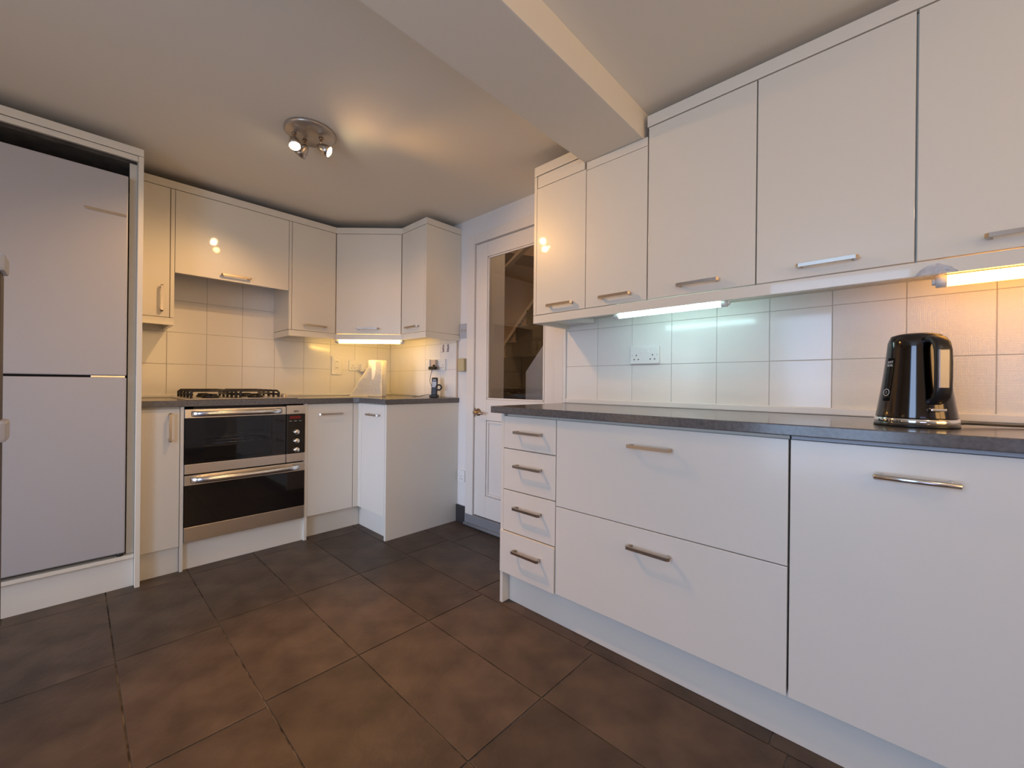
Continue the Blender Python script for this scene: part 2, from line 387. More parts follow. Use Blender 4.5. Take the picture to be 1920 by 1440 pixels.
for a in ((0.238, 0.254), (0.736, 0.752)): box(bm, X0+0.003, X0+0.016, 1.572, 2.040, a[0], a[1], bev=0.005)
obj('panel_moulding', bm, 'gloss_paint', door)
bm = bmesh.new(); lathe(bm, [(0, 0), (0.026, 0), (0.026, 0.006), (0.012, 0.009), (0.010, 0.04)], (X0, 2.135, 0.807), 20, Vector((-1, 0, 0)))
tube(bm, [(X0-0.04, 2.137, 0.807), (X0-0.046, 2.125, 0.807), (X0-0.046, 2.09, 0.805), (X0-0.044, 2.045, 0.803)], [0.011, 0.011, 0.009, 0.007])
obj('door_handle', bm, 'brass', door, label='aged brass lever handle')
obj('latch_plate', B(X0-0.003, X0+0.01, 2.163, 2.174, 0.775, 0.835), 'brass', door, label='aged brass latch plate')
bm = bmesh.new(); box(bm, XW-0.02, XW+0.1, 1.44, 2.256, 0, 0.084, bev=0.004)
tube(bm, [(XW-0.022, 2.256, 0.012), (XW-0.022, 1.44, 0.012)], 0.012, 10)
struct('trim_3', bm, 'sill', label='grey raised door threshold')
obj('baseboard_right', B(XW-0.014, XW, 2.258, 2.361, 0, 0.123, bev=0.002), 'skirt', kind='structure')

# hall behind the door
struct('wall_hall_side', B(XW+0.1, 2.345, 2.30, 2.38, 0, 2.6), 'wall')
struct('wall_hall_back', B(3.95, 4.05, 0.2, 4.2, 0, 2.9), 'hall')
struct('wall_hall_left', B(XW+0.1, 4.05, 4.1, 4.2, 0, 2.9), 'hall')
struct('wall_hall_right', B(XW+0.1, 4.05, 0.2, 0.3, 0, 2.9), 'hall')
struct('floor_hall', B(XW+0.1, 4.05, 0.2, 4.2, -0.08, 0), 'stairdark')
struct('ceiling_hall', B(XW+0.1, 4.05, 0.2, 4.2, 2.88, 2.98), 'hall')
bm = bmesh.new(); prism_v(bm, [(4.2, 2.75), (4.2, 2.85), (0.2, 1.55), (0.2, 1.45)], 'x', 2.9, 4.0)
struct('trim_5', bm, 'hall', label='sloping soffit above the stairs seen through the door glass')
bm = bmesh.new(); prism_v(bm, [(2.58, 2.02), (2.54, 2.06), (2.25, 2.24), (2.26, 2.19)], 'x', 2.6, 2.65)
struct('trim_4', bm, 'halltrim', label='pale sloping trim seen through the door glass')
st = thing('staircase', (3.4, 2.5, 0), 'dark carpeted staircase seen through the glass of the white door', 'staircase')
for k in range(-8, 4):
    z1 = 1.43 + 0.15*k; ya = 2.925 - 0.14*k
    obj('step', B(3.0, 3.9, max(0.32, ya-0.9), ya, max(0.0, z1-0.15), z1-0.004, bev=0.006), 'tread', st)
bm = bmesh.new(); prism_v(bm, [(2.29, 0), (2.29, 1.11), (2.087, 1.345), (1.40, 2.13), (1.40, 0)], 'x', 2.60, 2.64)
obj('balustrade_panel', bm, 'wall', st, label='white boarded side with a sloping top')
bm = bmesh.new(); prism_v(bm, [(4.0, 1.34), (4.0, 1.40), (2.6, 2.83), (2.6, 2.77)], 'x', 3.905, 3.93)
obj('wall_string', bm, 'halltrim', st, label='pale sloping string on the wall')

# ------------------------------------------------------------------ left run: fridge and its housing
h = thing('fridge_housing', (-0.10, 3.0, 0), 'tall cream housing panels and top rail around the fridge freezer', 'cabinet')
obj('side_panel', B(0.204, 0.223, 2.68, 3.30, 0, 2.085, bev=0.001), 'carcass', h)
obj('side_panel', B(-0.47, -0.451, 2.68, 3.30, 0, 2.085, bev=0.001), 'carcass', h)
obj('cornice', B(-0.47, 0.223, 2.68, 2.76, 2.087, 2.122, bev=0.001), 'gloss', h)
obj('top_rail', B(-0.451, 0.203, 2.684, 2.70, 2.060, 2.084, bev=0.001), 'gloss', h)
obj('top_board', B(-0.451, 0.203, 2.76, 3.30, 2.068, 2.084), 'dust_shade', h, label='dusty unlit underside')
obj('lit_side_strip', B(0.1765, 0.2035, 2.735, 2.75, 0.16, 2.059), 'carcass', h)  # added strip standing in for the panel's lit inner side
obj('back_board', B(-0.451, 0.203, 3.285, 3.30, 0.16, 2.06), 'dust_shade', h)
obj('plinth', B(-0.451, 0.203, 2.722, 2.738, 0, 0.140, bev=0.001), 'gloss_low', h)
obj('base_rail', B(-0.451, 0.203, 2.705, 2.80, 0.141, 0.158, bev=0.001), 'carcass', h)
f = thing('fridge_freezer', (-0.11, 2.98, 0.17), 'tall pale grey two-door fridge freezer in the cream housing at far left', 'fridge')
obj('body', B(-0.385, 0.155, 2.75, 3.27, 0.17, 1.965, bev=0.004), 'dark', f)
obj('upper_door', B(-0.39, 0.170, 2.70, 2.748, 1.0245, 1.980, bev=0.005), 'fridge', f)
obj('lower_door', B(-0.39, 0.170, 2.70, 2.748, 0.176, 1.0145, bev=0.005), 'fridge', f)
bm = bmesh.new(); prism_v(bm, [(0.022, 1.795), (0.030, 1.782), (0.163, 1.782), (0.163, 1.793)], 'y', 2.6975, 2.7005)
obj('badge', bm, 'handle', f, label='slim grey metal badge strip')
obj('hinge', B(0.05, 0.166, 2.715, 2.76, 1.0148, 1.024, bev=0.001), 'steel', f, label='grey metal middle hinge')
bm = bmesh.new(); lathe(bm, [(0.012, 0), (0.014, 0.006), (0.014, 0.018)], (0.155, 2.725, 0.158), 14)
obj('foot', bm, 'black', f)

# dark post cut off by the left edge of the picture
p = thing('post', (-0.10, 1.0, 0), 'dark upright post with grey cap and collar cut off by the left edge', 'post')
obj('shaft', B(-0.135, -0.0775, 0.985, 1.03, 0, 1.163, bev=0.003), 'wood', p)
obj('cap', B(-0.14, -0.0725, 0.98, 1.035, 1.163, 1.19, bev=0.005), 'greyp', p)
obj('collar', B(-0.142, -0.0705, 0.978, 1.037, 0.905, 0.938, bev=0.005), 'greyp', p)

# ------------------------------------------------------------------ left run: base units
def carc(par, x0, x1, y0, y1, z0, z1, name='carcass', m='carcass'):
    if z1 > 1.95: obj('top_board', B(x0, x1, y0, y1, z1+0.0005, z1+0.003), 'dust_shade', par, label='dark top board added to deepen the shade above')  # dark sheet added on tall units to deepen shade above the cornice
    return obj(name, B(x0, x1, y0, y1, z0, z1), m, par)
DF = 2.742; DT = 0.018
t = thing('base_cabinet', (0.305, 3.02, 0), 'narrow cream base cabinet with an upright handle between fridge housing and oven', 'cabinet')
carc(t, 0.228, 0.379, DF+DT+0.001, 3.30, 0.147, 0.866)
d = obj('door', B(0.2275, 0.3785, DF, DF+DT, 0.135, 0.856, bev=0.0012), 'gloss_low', t)
obj('handle', handle_bm('-y', DF, 0.3375, 0.762, 0.150, True), 'handle', d)
obj('plinth', B(0.226, 0.379, 2.757, 2.772, 0, 0.146), 'gloss_low', t)

t = thing('oven_housing', (0.70, 3.0, 0), 'cream side panels and plinth that frame the built-in double oven', 'cabinet')
obj('side_panel', B(0.3805, 0.3955, DF-0.004, 3.30, 0, 0.866, bev=0.001), 'gloss_low', t)
obj('side_panel', B(0.999, 1.0165, DF-0.004, 3.30, 0, 0.866, bev=0.001), 'gloss_low', t)
obj('plinth', B(0.396, 0.9985, 2.762, 2.777, 0, 0.143), 'gloss_low', t)

ov = thing('double_oven', (0.696, 3.0, 0.146), 'stainless steel and black glass double oven under the gas hob', 'oven')
x0, x1 = 0.3975, 0.9975; xs_ = 0.8875
bm = bmesh.new(); box(bm, x0, x1, DF+0.02, 3.25, 0.146, 0.50); box(bm, x0, x0+0.04, DF+0.02, 3.25, 0.50, 0.866); box(bm, x1-0.11, x1, DF+0.02, 3.25, 0.50, 0.866)
box(bm, x0, x1, 3.15, 3.25, 0.50, 0.866); box(bm, x0, x1, DF+0.02, 3.25, 0.835, 0.866)
obj('casing', bm, 'dark', ov)
bm = bmesh.new(); box(bm, x0+0.041, x1-0.111, 3.13, 3.149, 0.505, 0.834); box(bm, x0+0.041, x1-0.111, DF+0.04, 3.13, 0.501, 0.506)
obj('cavity_lining', bm, 'cavity', ov, label='grey enamel cavity lining')
bm = bmesh.new(); lathe(bm, [(0.03, 0), (0.105, 0), (0.105, 0.012), (0.03, 0.014)], (0.56, 3.129, 0.72), 28, Vector((0, -1, 0)))
obj('fan_cover', bm, 'dark', ov)
for zz in (0.655, 0.672):
    bm = bmesh.new()
    for yy in (2.80, 2.96, 3.12): tube(bm, [(x0+0.045, yy, zz), (x1-0.115, yy, zz)], 0.0028, 6)
    for k in range(9): tube(bm, [(x0+0.06+k*0.05, 2.80, zz), (x0+0.06+k*0.05, 3.12, zz)], 0.0016, 5)
    obj('oven_rack', bm, 'chrome', ov)
ud = obj('upper_door', B(x0, xs_-0.002, DF-0.014, DF+0.018, 0.805, 0.853, bev=0.0015), 'steel', ov, label='main oven door')
bm = bmesh.new()
wx0, wx1, wz0, wz1 = 0.485, 0.812, 0.577, 0.797
YG0, YG1 = DF-0.012, DF+0.016
box(bm, x0, wx0, YG0, YG1, 0.562, 0.804); box(bm, wx1, xs_-0.002, YG0, YG1, 0.562, 0.804)
box(bm, wx0, wx1, YG0, YG1, 0.562, wz0); box(bm, wx0, wx1, YG0, YG1, wz1, 0.804)
obj('glass_surround', bm, 'blackglass', ud)
obj('window_pane', B(wx0, wx1, YG0, YG0+0.004, wz0, wz1), 'ovenglass', ud)
obj('bottom_band', B(x0, xs_-0.002, DF-0.014, DF+0.018, 0.509, 0.561, bev=0.0015), 'steel', ud)
def bar_handle(par, a, b2, z):
    bm = bmesh.new(); n_ = 12; prev = None
    for i in range(n_+1):
        s = i/n_; u = a+(b2-a)*s; yb = DF-0.014-0.006-0.034*math.sin(PI*min(1, max(0, s)))**0.35
        ring = [bm.verts.new(v) for v in ((u, yb, z-0.015), (u, yb-0.006, z-0.010), (u, yb-0.006, z+0.010), (u, yb, z+0.015), (u, yb+0.006, z))]
        if prev:
            for k in range(5): bm.faces.new((prev[k], prev[(k+1) % 5], ring[(k+1) % 5], ring[k])).smooth = True
        else: bm.faces.new(ring[::-1])
        prev = ring
    bm.faces.new(prev)
    box(bm, a, a+0.02, DF-0.026, DF-0.0135, z-0.012, z+0.012); box(bm, b2-0.02, b2, DF-0.026, DF-0.0135, z-0.012, z+0.012)
    bmesh.ops.recalc_face_normals(bm, faces=bm.faces[:])
    obj('handle', bm, 'dwhandle', par)
bar_handle(ud, 0.425, 0.862, 0.829)
ld = obj('lower_door', B(x0, x1, DF-0.014, DF+0.018, 0.449, 0.502, bev=0.0015), 'steel', ov, label='lower oven door')
obj('glass_panel', B(x0, x1, YG0, YG1, 0.2295, 0.448), 'blackglass', ld)
obj('bottom_band', B(x0, x1, DF-0.014, DF+0.018, 0.150, 0.2285, bev=0.0015), 'steel', ld)
bar_handle(ld, 0.425, 0.965, 0.476)
cp = obj('control_panel', B(xs_+0.002, x1, DF-0.013, DF+0.018, 0.562, 0.804), 'blackglass', ov)
for z0, z1 in ((0.805, 0.859), (0.509, 0.561)): obj('panel_band', B(xs_+0.002, x1, DF-0.014, DF+0.018, z0, z1, bev=0.0015), 'steel', cp)
for kz in (0.694, 0.639, 0.584):
    bm = bmesh.new(); lathe(bm, [(0.0165, 0), (0.0165, 0.012), (0.014, 0.020), (0, 0.021)], (0.946, DF-0.013, kz), 20, Vector((0, -1, 0)))
    box(bm, 0.924, 0.934, DF-0.030, DF-0.014, kz-0.004, kz+0.004, bev=0.002)
    obj('knob', bm, 'steel', cp)
obj('clock_display', B(0.908, 0.972, DF-0.0142, DF-0.0128, 0.776, 0.793), 'red', cp, label='dim red clock display')
bm = bmesh.new()
for k in range(3): box(bm, 0.905+k*0.028, 0.920+k*0.028, DF-0.0142, DF-0.0128, 0.761, 0.7635)
obj('button_marks', bm, 'greyp', cp)

def text_obj(s, size, m, parent, mtx, name='lettering', ext=0.0004, bend=None, offset=0.0):
    cu = bpy.data.curves.new('t', 'FONT'); cu.body = s; cu.size = size; cu.align_x = 'CENTER'; cu.align_y = 'CENTER'; cu.extrude = ext; cu.resolution_u = 2; cu.offset = offset
    to = bpy.data.objects.new('t', cu); COL.objects.link(to)
    bpy.context.view_layer.update()
    dg = bpy.context.evaluated_depsgraph_get(); me = bpy.data.meshes.new_from_object(to.evaluated_get(dg))
    bpy.data.objects.remove(to); bpy.data.curves.remove(cu)
    bm = bmesh.new(); bm.from_mesh(me); bpy.data.meshes.remove(me)
    if bend: 
        for v in bm.verts: v.co = bend(v.co)
    else: bmesh.ops.transform(bm, matrix=mtx, verts=bm.verts[:])
    return obj(name, bm, m, parent)
# text facing -y : x right, z up
FY = Matrix.Rotation(PI/2, 4, 'X')
text_obj('AEG', 0.016, 'pin', cp, Matrix.Translation((0.945, DF-0.0146, 0.821)) @ FY, offset=0.0004)

t = thing('base_cabinet', (1.19, 3.02, 0), 'cream base cabinet with one door right of the double oven', 'cabinet')
carc(t, 1.018, 1.362, DF+DT+0.001, 3.30, 0.147, 0.866)
d = obj('door', B(1.0185, 1.3155, DF, DF+DT, 0.147, 0.862, bev=0.0012), 'gloss_low', t)
obj('handle', handle_bm('-y', DF, 1.160, 0.796), 'handle', d)
obj('corner_filler', B(1.319, 1.362, DF, DF+DT, 0.147, 0.862), 'gloss_low', t)
obj('plinth', B(1.0175, 1.392, 2.797, 2.812, 0, 0.146), 'gloss_low', t)

t = thing('base_cabinet', (1.64, 2.6, 0), 'cream corner return base cabinet with a plain end panel down to the floor', 'cabinet')
carc(t, 1.372, 1.925, 2.382, 3.30, 0.147, 0.866)
RX = 1.353
d = obj('door', B(RX, RX+DT, 2.384, 2.690, 0.147, 0.862, bev=0.0012), 'gloss_low', t)
obj('handle', handle_bm('-x', RX, 2.513, 0.793), 'handle', d)
obj('corner_filler', B(RX+0.001, RX+DT, 2.693, 2.741, 0.147, 0.862), 'gloss_low', t)
obj('end_panel', B(RX, XW-0.001, 2.362, 2.3815, 0, 0.866, bev=0.001), 'gloss_low', t)
obj('plinth', B(1.393, 1.408, 2.382, 2.796, 0, 0.146), 'gloss_low', t)

# worktops
bm = bmesh.new()
prism(bm, [(0.2245, 2.727), (1.31, 2.727), (1.338, 2.70), (1.338, 2.350), (XW-0.001, 2.350), (XW-0.001, YW-0.010), (0.2245, YW-0.010)], 0.868, 0.900)
obj('worktop', bm, 'top', label='dark grey laminate worktop turning the corner above oven and base units', cat='worktop')
obj('worktop', B(1.333, XW-0.001, -0.42, 1.391, 0.869, 0.900, bev=0.003), 'top', label='long dark grey laminate worktop that carries the kettle', cat='worktop')
def strip(name, *a, lab):
    obj(name, B(*a, bev=0.004), 'white', label=lab, cat='sealing strip')
strip('sealing_strip', XW-0.022, XW-0.0085, -0.42, 1.386, 0.9003, 0.926, lab='white sealing strip between long worktop and tiles beside the kettle')
strip('sealing_strip', 0.2245, XW-0.0085, YW-0.022, YW-0.0102, 0.9003, 0.918, lab='white sealing strip behind the gas hob along the back tiles')

# ------------------------------------------------------------------ gas hob
hb = thing('gas_hob', (0.69, 3.02, 0.9), 'gas hob with black cast iron pan supports on a steel tray above the oven', 'hob')
obj('tray', B(0.405, 0.965, 2.765, 3.255, 0.9003, 0.907, bev=0.003), 'steel', hb)
def grate(xa, xb):
    bm = bmesh.new(); ya, yb = 2.81, 3.21; zt = 0.949; r = 0.0065
    def arch(p0, p1):
        v0, v1 = Vector(p0), Vector(p1)
        tube(bm, [Vector((v0.x, v0.y, 0.909)), Vector((v0.x, v0.y, zt-0.012)), v0.lerp(v1, 0.05)+Vector((0, 0, 0)), v0.lerp(v1, 0.5), v1], r, 6)
    for yy in (ya, (ya+yb)/2, yb):
        tube(bm, [(xa, yy, 0.909), (xa, yy, zt-0.01), (xa+0.01, yy, zt), (xb-0.01, yy, zt), (xb, yy, zt-0.01), (xb, yy, 0.909)], r, 6)
    for xx in (xa+0.004, xb-0.004): tube(bm, [(xx, ya, 0.928), (xx, yb, 0.928)], r, 6)
    for cyy in (ya+0.1, yb-0.1):
        cxx = (xa+xb)/2
        tube(bm, [(cxx, ya if cyy < 3 else yb, zt), (cxx, cyy-0.03 if cyy < 3 else cyy+0.03, zt)], r, 6)
        for s in (-1, 1): tube(bm, [(cxx+s*(xb-xa)/2, cyy, 0.909), (cxx+s*(xb-xa)/2, cyy, zt-0.008), (cxx+s*((xb-xa)/2-0.01), cyy, zt), (cxx+s*0.03, cyy, zt)], r, 6)
    obj('pan_support', bm, 'iron', hb)
grate(0.435, 0.645); grate(0.665, 0.870)
for bx_ in (0.54, 0.768):
    for by_, rr in ((2.91, 0.042), (3.11, 0.034)):
        bm = bmesh.new(); lathe(bm, [(rr, 0), (rr, 0.012), (rr*0.8, 0.014), (rr*0.8, 0.022), (0, 0.024)], (bx_, by_, 0.907), 20)
        obj('burner', bm, 'iron', hb)
for k in range(4):
    bm = bmesh.new(); lathe(bm, [(0.017, 0), (0.016, 0.02), (0, 0.021)], (0.918, 2.86+k*0.085, 0.907), 16)
    obj('knob', bm, 'lampshade', hb, label='metallic control knob')

# ------------------------------------------------------------------ left run: wall cabinets
WF = 3.0; WT = 0.018; ZB, ZT = 1.361, 2.088; ZP = 1.318
def wall_thing(cx_, cy_, z, lab): return thing('wall_cabinet', (cx_, cy_, z), lab, 'cabinet')
t = wall_thing(0.30, 3.15, 1.32, 'narrow cream wall cabinet with upright handle beside the fridge housing')
carc(t, 0.2245, 0.3645, WF+WT+0.001, 3.305, ZB, ZT)
d = obj('door', B(0.2255, 0.3625, WF, WF+WT, ZB, ZT, bev=0.0012), 'gloss', t)
obj('handle', handle_bm('-y', WF, 0.3275, 1.462, 0.150, True), 'handle', d)
obj('side_panel', B(0.3655, 0.3835, WF, 3.305, ZB-0.001, ZT, bev=0.001), 'gloss', t)
bm = bmesh.new(); box(bm, 0.2245, 0.3835, WF, WF+0.018, ZP, ZB-0.003, bev=0.001); box(bm, 0.366, 0.3835, WF+0.018, 3.30, ZP, ZB-0.003)
obj('light_rail', bm, 'gloss', t)
t = wall_thing(0.684, 3.15, 1.62, 'wide cream lift-up wall cabinet over the gas hob with lamp reflection')
carc(t, 0.3845, 0.984, WF+WT+0.001, 3.305, 1.80, ZT)
d = obj('door', B(0.3855, 0.9825, WF, WF+WT, 1.619, ZT, bev=0.0012), 'gloss', t, label='lift-up flap door')
obj('handle', handle_bm('-y', WF, 0.679, 1.649), 'handle', d)
t = wall_thing(1.144, 3.15, 1.32, 'cream wall cabinet between the lift-up hob cabinet and the angled corner cabinet')
carc(t, 1.0025, 1.301, WF+WT+0.001, 3.305, ZB, ZT)
obj('side_panel', B(0.985, 1.0015, WF, 3.305, ZB, ZT, bev=0.001), 'gloss', t)
d = obj('door', B(1.0045, 1.2995, WF, WF+WT, ZB, ZT, bev=0.0012), 'gloss', t)
obj('handle', handle_bm('-y', WF, 1.153, 1.398), 'handle', d)
# angled corner cabinet
c1 = Vector((1.302, WF, 0)); c2 = Vector((1.63, 2.652, 0))
dirc = (c2-c1).normalized(); nrm = Vector((-dirc.y, dirc.x, 0))   # points away from room? fixed below
if nrm.x < 0: nrm = -nrm
t = wall_thing(1.62, 3.0, 1.32, 'cream corner wall cabinet with angled door above the kitchen roll')
k1, k2 = c1+nrm*0.02, c2+nrm*0.02
bm = bmesh.new(); prism(bm, [(1.303, k1.y+0.012), (1.303, 3.305), (1.925, 3.305), (1.925, 2.654), (k2.x+0.014, 2.654)], ZB, ZT)
obj('carcass', bm, 'carcass', t)
bm = bmesh.new(); prism(bm, [(1.303, k1.y+0.03), (1.303, 3.305), (1.925, 3.305), (1.925, 2.654), (k2.x+0.03, 2.654)], ZT+0.0005, ZT+0.003)
obj('top_board', bm, 'dust_shade', t, label='dark top board added to deepen the shade above')  # same added dark sheet, shading the gap over the corner cornice
L = (c2-c1).length; ang = math.atan2(dirc.y, dirc.x)
MT = Matrix.Translation(c1) @ Matrix.Rotation(ang, 4, 'Z')       # local x along the door, local +y = away from the room
d = obj('door', xf(B(0.003, L-0.003, 0, 0.018, ZB, ZT, bev=0.0012), MT), 'gloss', t)
obj('handle', xf(handle_bm('-y', 0, L/2, 1.398), MT), 'handle', d)
t = wall_thing(1.77, 2.5, 1.32, 'cream wall cabinet at the corner return nearest the white door')
carc(t, 1.649, 1.925, 2.364, 2.6515, ZB, ZT)
d = obj('door', B(1.63, 1.648, 2.3645, 2.6485, ZB, ZT, bev=0.0012), 'gloss', t)
obj('handle', handle_bm('-x', 1.63, 2.494, 1.398), 'handle', d)
obj('end_panel', B(1.63, XW-0.001, 2.345, 2.363, ZB-0.001, ZT, bev=0.001), 'gloss', t)
# cornice and light rail of the left run (continuous mitred boards)
def band(pts, off, z0, z1):
    bm = bmesh.new(); n_ = len(pts); P2 = [Vector((p[0], p[1])) for p in pts]; inner = []
    for i in range(n_):
        ds = []
        if i > 0: ds.append((P2[i]-P2[i-1]).normalized())
        if i < n_-1: ds.append((P2[i+1]-P2[i]).normalized())
        ns = [Vector((-q.y, q.x)) for q in ds]; v = sum(ns, Vector((0, 0))); v.normalize()
        inner.append(P2[i] + v*off/max(0.3, v.dot(ns[0])))
    for i in range(n_-1):
        q = [P2[i], P2[i+1], inner[i+1], inner[i]]
        lo = [bm.verts.new((p.x, p.y, z0)) for p in q]; hi = [bm.verts.new((p.x, p.y, z1)) for p in q]
        bm.faces.new(lo[::-1]); bm.faces.new(hi)
        for k in range(4): bm.faces.new((lo[k], lo[(k+1) % 4], hi[(k+1) % 4], hi[k]))
    bmesh.ops.remove_doubles(bm, verts=bm.verts[:], dist=1e-5); bmesh.ops.recalc_face_normals(bm, faces=bm.faces[:]); return bm
obj('cornice', band([(0.2245, WF-0.002), (1.302, WF-0.002), (1.629, 2.651), (1.629, 2.344), (XW-0.002, 2.344)], 0.05, 2.0905, 2.133), 'gloss',
    label='cream cornice board along the tops of the oven-side wall cabinets', cat='cornice')
obj('light_rail', band([(0.9855, 3.30), (0.9855, WF), (1.302, WF), (1.63, 2.652), (1.63, 2.345), (XW-0.002, 2.345)], 0.018, ZP, ZB-0.0035), 'gloss',
    label='cream light rail under the corner wall cabinets hiding the warm tube', cat='light rail')

# ------------------------------------------------------------------ right run: base units
RF = 1.353
t = thing('drawer_unit', (1.64, 1.17, 0), 'narrow cream base unit of four small drawers at the door end', 'cabinet')
carc(t, RF+0.02, 1.92, 1.024, 1.318, 0.147, 0.866)
obj('end_panel', B(RF, 1.925, 1.3215, 1.338, 0, 0.866, bev=0.001), 'gloss_low', t)
for z0, z1, hz, dx in ((0.7125, 0.857, 0.790, 0), (0.5255, 0.7085, 0.640, 0), (0.3385, 0.5215, 0.453, 0), (0.145, 0.334, 0.263, -0.006)):
    d = obj('drawer', B(RF+dx, RF+DT, 1.0245, 1.3205 if dx == 0 else 1.335, z0, z1, bev=0.0014), 'gloss_low', t)
    obj('handle', handle_bm('-x', RF+dx, 1.167, hz), 'handle', d)
t = thing('drawer_unit', (1.64, 0.62, 0), 'wide cream base unit of two deep drawers in the middle of the long run', 'cabinet')
carc(t, RF+0.02, 1.92, 0.223, 1.0225, 0.147, 0.866)
for z0, z1, hz in ((0.5065, 0.857, 0.789), (0.147, 0.5035, 0.435)):
    d = obj('drawer', B(RF, RF+DT, 0.2225, 1.0205, z0, z1, bev=0.0014), 'gloss_low', t)
    obj('handle', handle_bm('-x', RF, 0.620, hz), 'handle', d)
t = thing('dishwasher', (1.64, -0.08, 0), 'integrated dishwasher behind a plain cream door with round steel bar handle', 'dishwasher')
obj('body', B(RF+0.02, 1.92, -0.38, 0.219, 0.147, 0.866), 'greyp', t)
obj('top_rail', B(RF+0.012, RF+0.0195, -0.384, 0.215, 0.858, 0.868), 'greyp', t)
d = obj('door', B(RF, RF+DT, -0.384, 0.2175, 0.147, 0.857, bev=0.0014), 'gloss_low', t)
bm = bmesh.new(); tube(bm, [(RF-0.026, 0.046, 0.7865), (RF-0.026, 0.044, 0.787), (RF-0.026, -0.100, 0.787), (RF-0.026, -0.102, 0.7865)], [0.004, 0.0072, 0.0072, 0.004], 14)
for yy in (0.030, -0.086): tube(bm, [(RF+0.0, yy, 0.789), (RF-0.022, yy, 0.788)], 0.006, 12)
obj('handle', bm, 'dwhandle', d, label='round polished steel bar handle')
obj('plinth', B(1.397, 1.412, -0.40, 1.3195, 0, 0.1465, bev=0.001), 'gloss_low', label='long cream plinth under the drawers and dishwasher', cat='plinth')
obj('end_panel', B(RF, 1.925, -0.405, -0.386, 0, 0.866, bev=0.001), 'gloss_low', label='cream panel closing the long base run past the dishwasher', cat='panel')

# ------------------------------------------------------------------ right run: wall cabinets
UF = 1.63
def ucab(y0, y1, ztop, lab, hy, hz=1.396, htype=0):
    t = wall_thing(1.78, (y0+y1)/2, 1.361, lab)
    carc(t, UF+WT+0.001, 1.925, y0-0.0012, y1+0.0012, ZB, ztop)
    d = obj('door', B(UF, UF+WT, y0+0.0012, y1-0.0012, ZB, ztop-0.001, bev=0.0012), 'gloss', t)
    obj('handle', handle_bm('-x', UF, hy, hz), 'handle', d)
    return t
t = ucab(1.0725, 1.3705, 2.0115, 'leftmost cream wall cabinet of the long run, lamp glinting on its door', 1.211)
obj('filler_strip', B(UF, UF+WT, 1.0815, 1.3655, 2.0135, 2.0735, bev=0.001), 'gloss', t)
obj('end_panel', B(UF, XW-0.001, 1.3715, 1.3885, ZB-0.001, 2.0755, bev=0.001), 'gloss', t)
t = ucab(0.7705, 1.0715, 2.003, 'cream wall cabinet directly under the end of the ceiling beam', 0.913)
obj('filler_strip', B(UF, UF+WT, 0.772, 1.070, 2.004, 2.040, bev=0.001), 'gloss', t)
ucab(0.3705, 0.7675, 2.0745, 'cream wall cabinet right of the beam with the beam shadow on its top', 0.563)
ucab(-0.0285, 0.3685, 2.0745, 'cream wall cabinet between the beam-side one and the frame-edge one', 0.171)
ucab(-0.430, -0.0315, 2.0745, 'cream wall cabinet cut off by the right edge above the kettle', -0.235)
obj('cornice', B(UF-0.001, UF+0.05, 1.0835, 1.3885, 2.078, 2.125, bev=0.001), 'gloss', label='short cream cornice piece left of the ceiling beam end', cat='cornice')
obj('cornice', B(UF-0.001, UF+0.05, -0.43, 0.7735, 2.078, 2.125, bev=0.001), 'gloss', label='long cream cornice from the ceiling beam to the right edge', cat='cornice')
bm = bmesh.new(); box(bm, UF, UF+0.018, -0.43, 1.3885, ZP, ZB-0.0035, bev=0.001); box(bm, UF+0.018, XW-0.002, 1.3705, 1.3885, ZP, ZB-0.0035)
obj('light_rail', bm, 'gloss', label='long cream light rail under the wall cabinets above the kettle', cat='light rail')

# under-cabinet tube lamps
def tube_lamp(a, b2, r, m, lab):
    a, b2 = Vector(a), Vector(b2); dd = (b2-a).normalized()
    t = thing('tube_lamp', tuple((a+b2)/2), lab, 'lamp')
    bm = bmesh.new(); tube(bm, [a, b2], r, 14); obj('glowing_tube', bm, m, t)
    for q, s in ((a, -1), (b2, 1)):
        bm = bmesh.new(); tube(bm, [q+dd*s*0.0005, q+dd*s*0.022], r*1.1, 12); tube(bm, [q+dd*s*0.022, q+dd*s*0.030], r*0.6, 8)
        box(bm, *(sum(((q+dd*s*0.012)[i]-0.006*(1 if i < 2 else 0), (q+dd*s*0.012)[i]+0.006*(1 if i < 2 else 0)) for i in range(2)) if False else
            [(q+dd*s*0.012).x-0.006, (q+dd*s*0.012).x+0.006, (q+dd*s*0.012).y-0.006, (q+dd*s*0.012).y+0.006]), q.z+r, ZB-0.0005)
        obj('end_cap', bm, 'white', t)
    return t
mid = (c1+c2)/2 + nrm*0.036
e1 = mid - dirc*0.225; e2 = mid + dirc*0.225
tube_lamp((e1.x, e1.y, 1.306), (e2.x, e2.y, 1.306), 0.0125, 'tube_warm', 'warm glowing tube lamp under the corner wall cabinet')
tube_lamp((1.668, 0.915, 1.312), (1.668, 0.492, 1.312), 0.0105, 'tube_cool', 'cool white glowing tube lamp under the long row of wall cabinets')
tube_lamp((1.690, -0.095, 1.307), (1.690, -0.42, 1.307), 0.016, 'tube_warm2', 'warm glowing tube lamp above the kettle at the right edge')
# extra off triangular lamp under the leftmost cabinet
bm = bmesh.new(); prism(bm, [(1.72, 1.365), (1.915, 1.365), (1.915, 1.20)], 1.338, 1.3605)
obj('cabinet_lamp', bm, 'white', label='unlit white triangular lamp under the leftmost cabinet of the long run', cat='lamp')
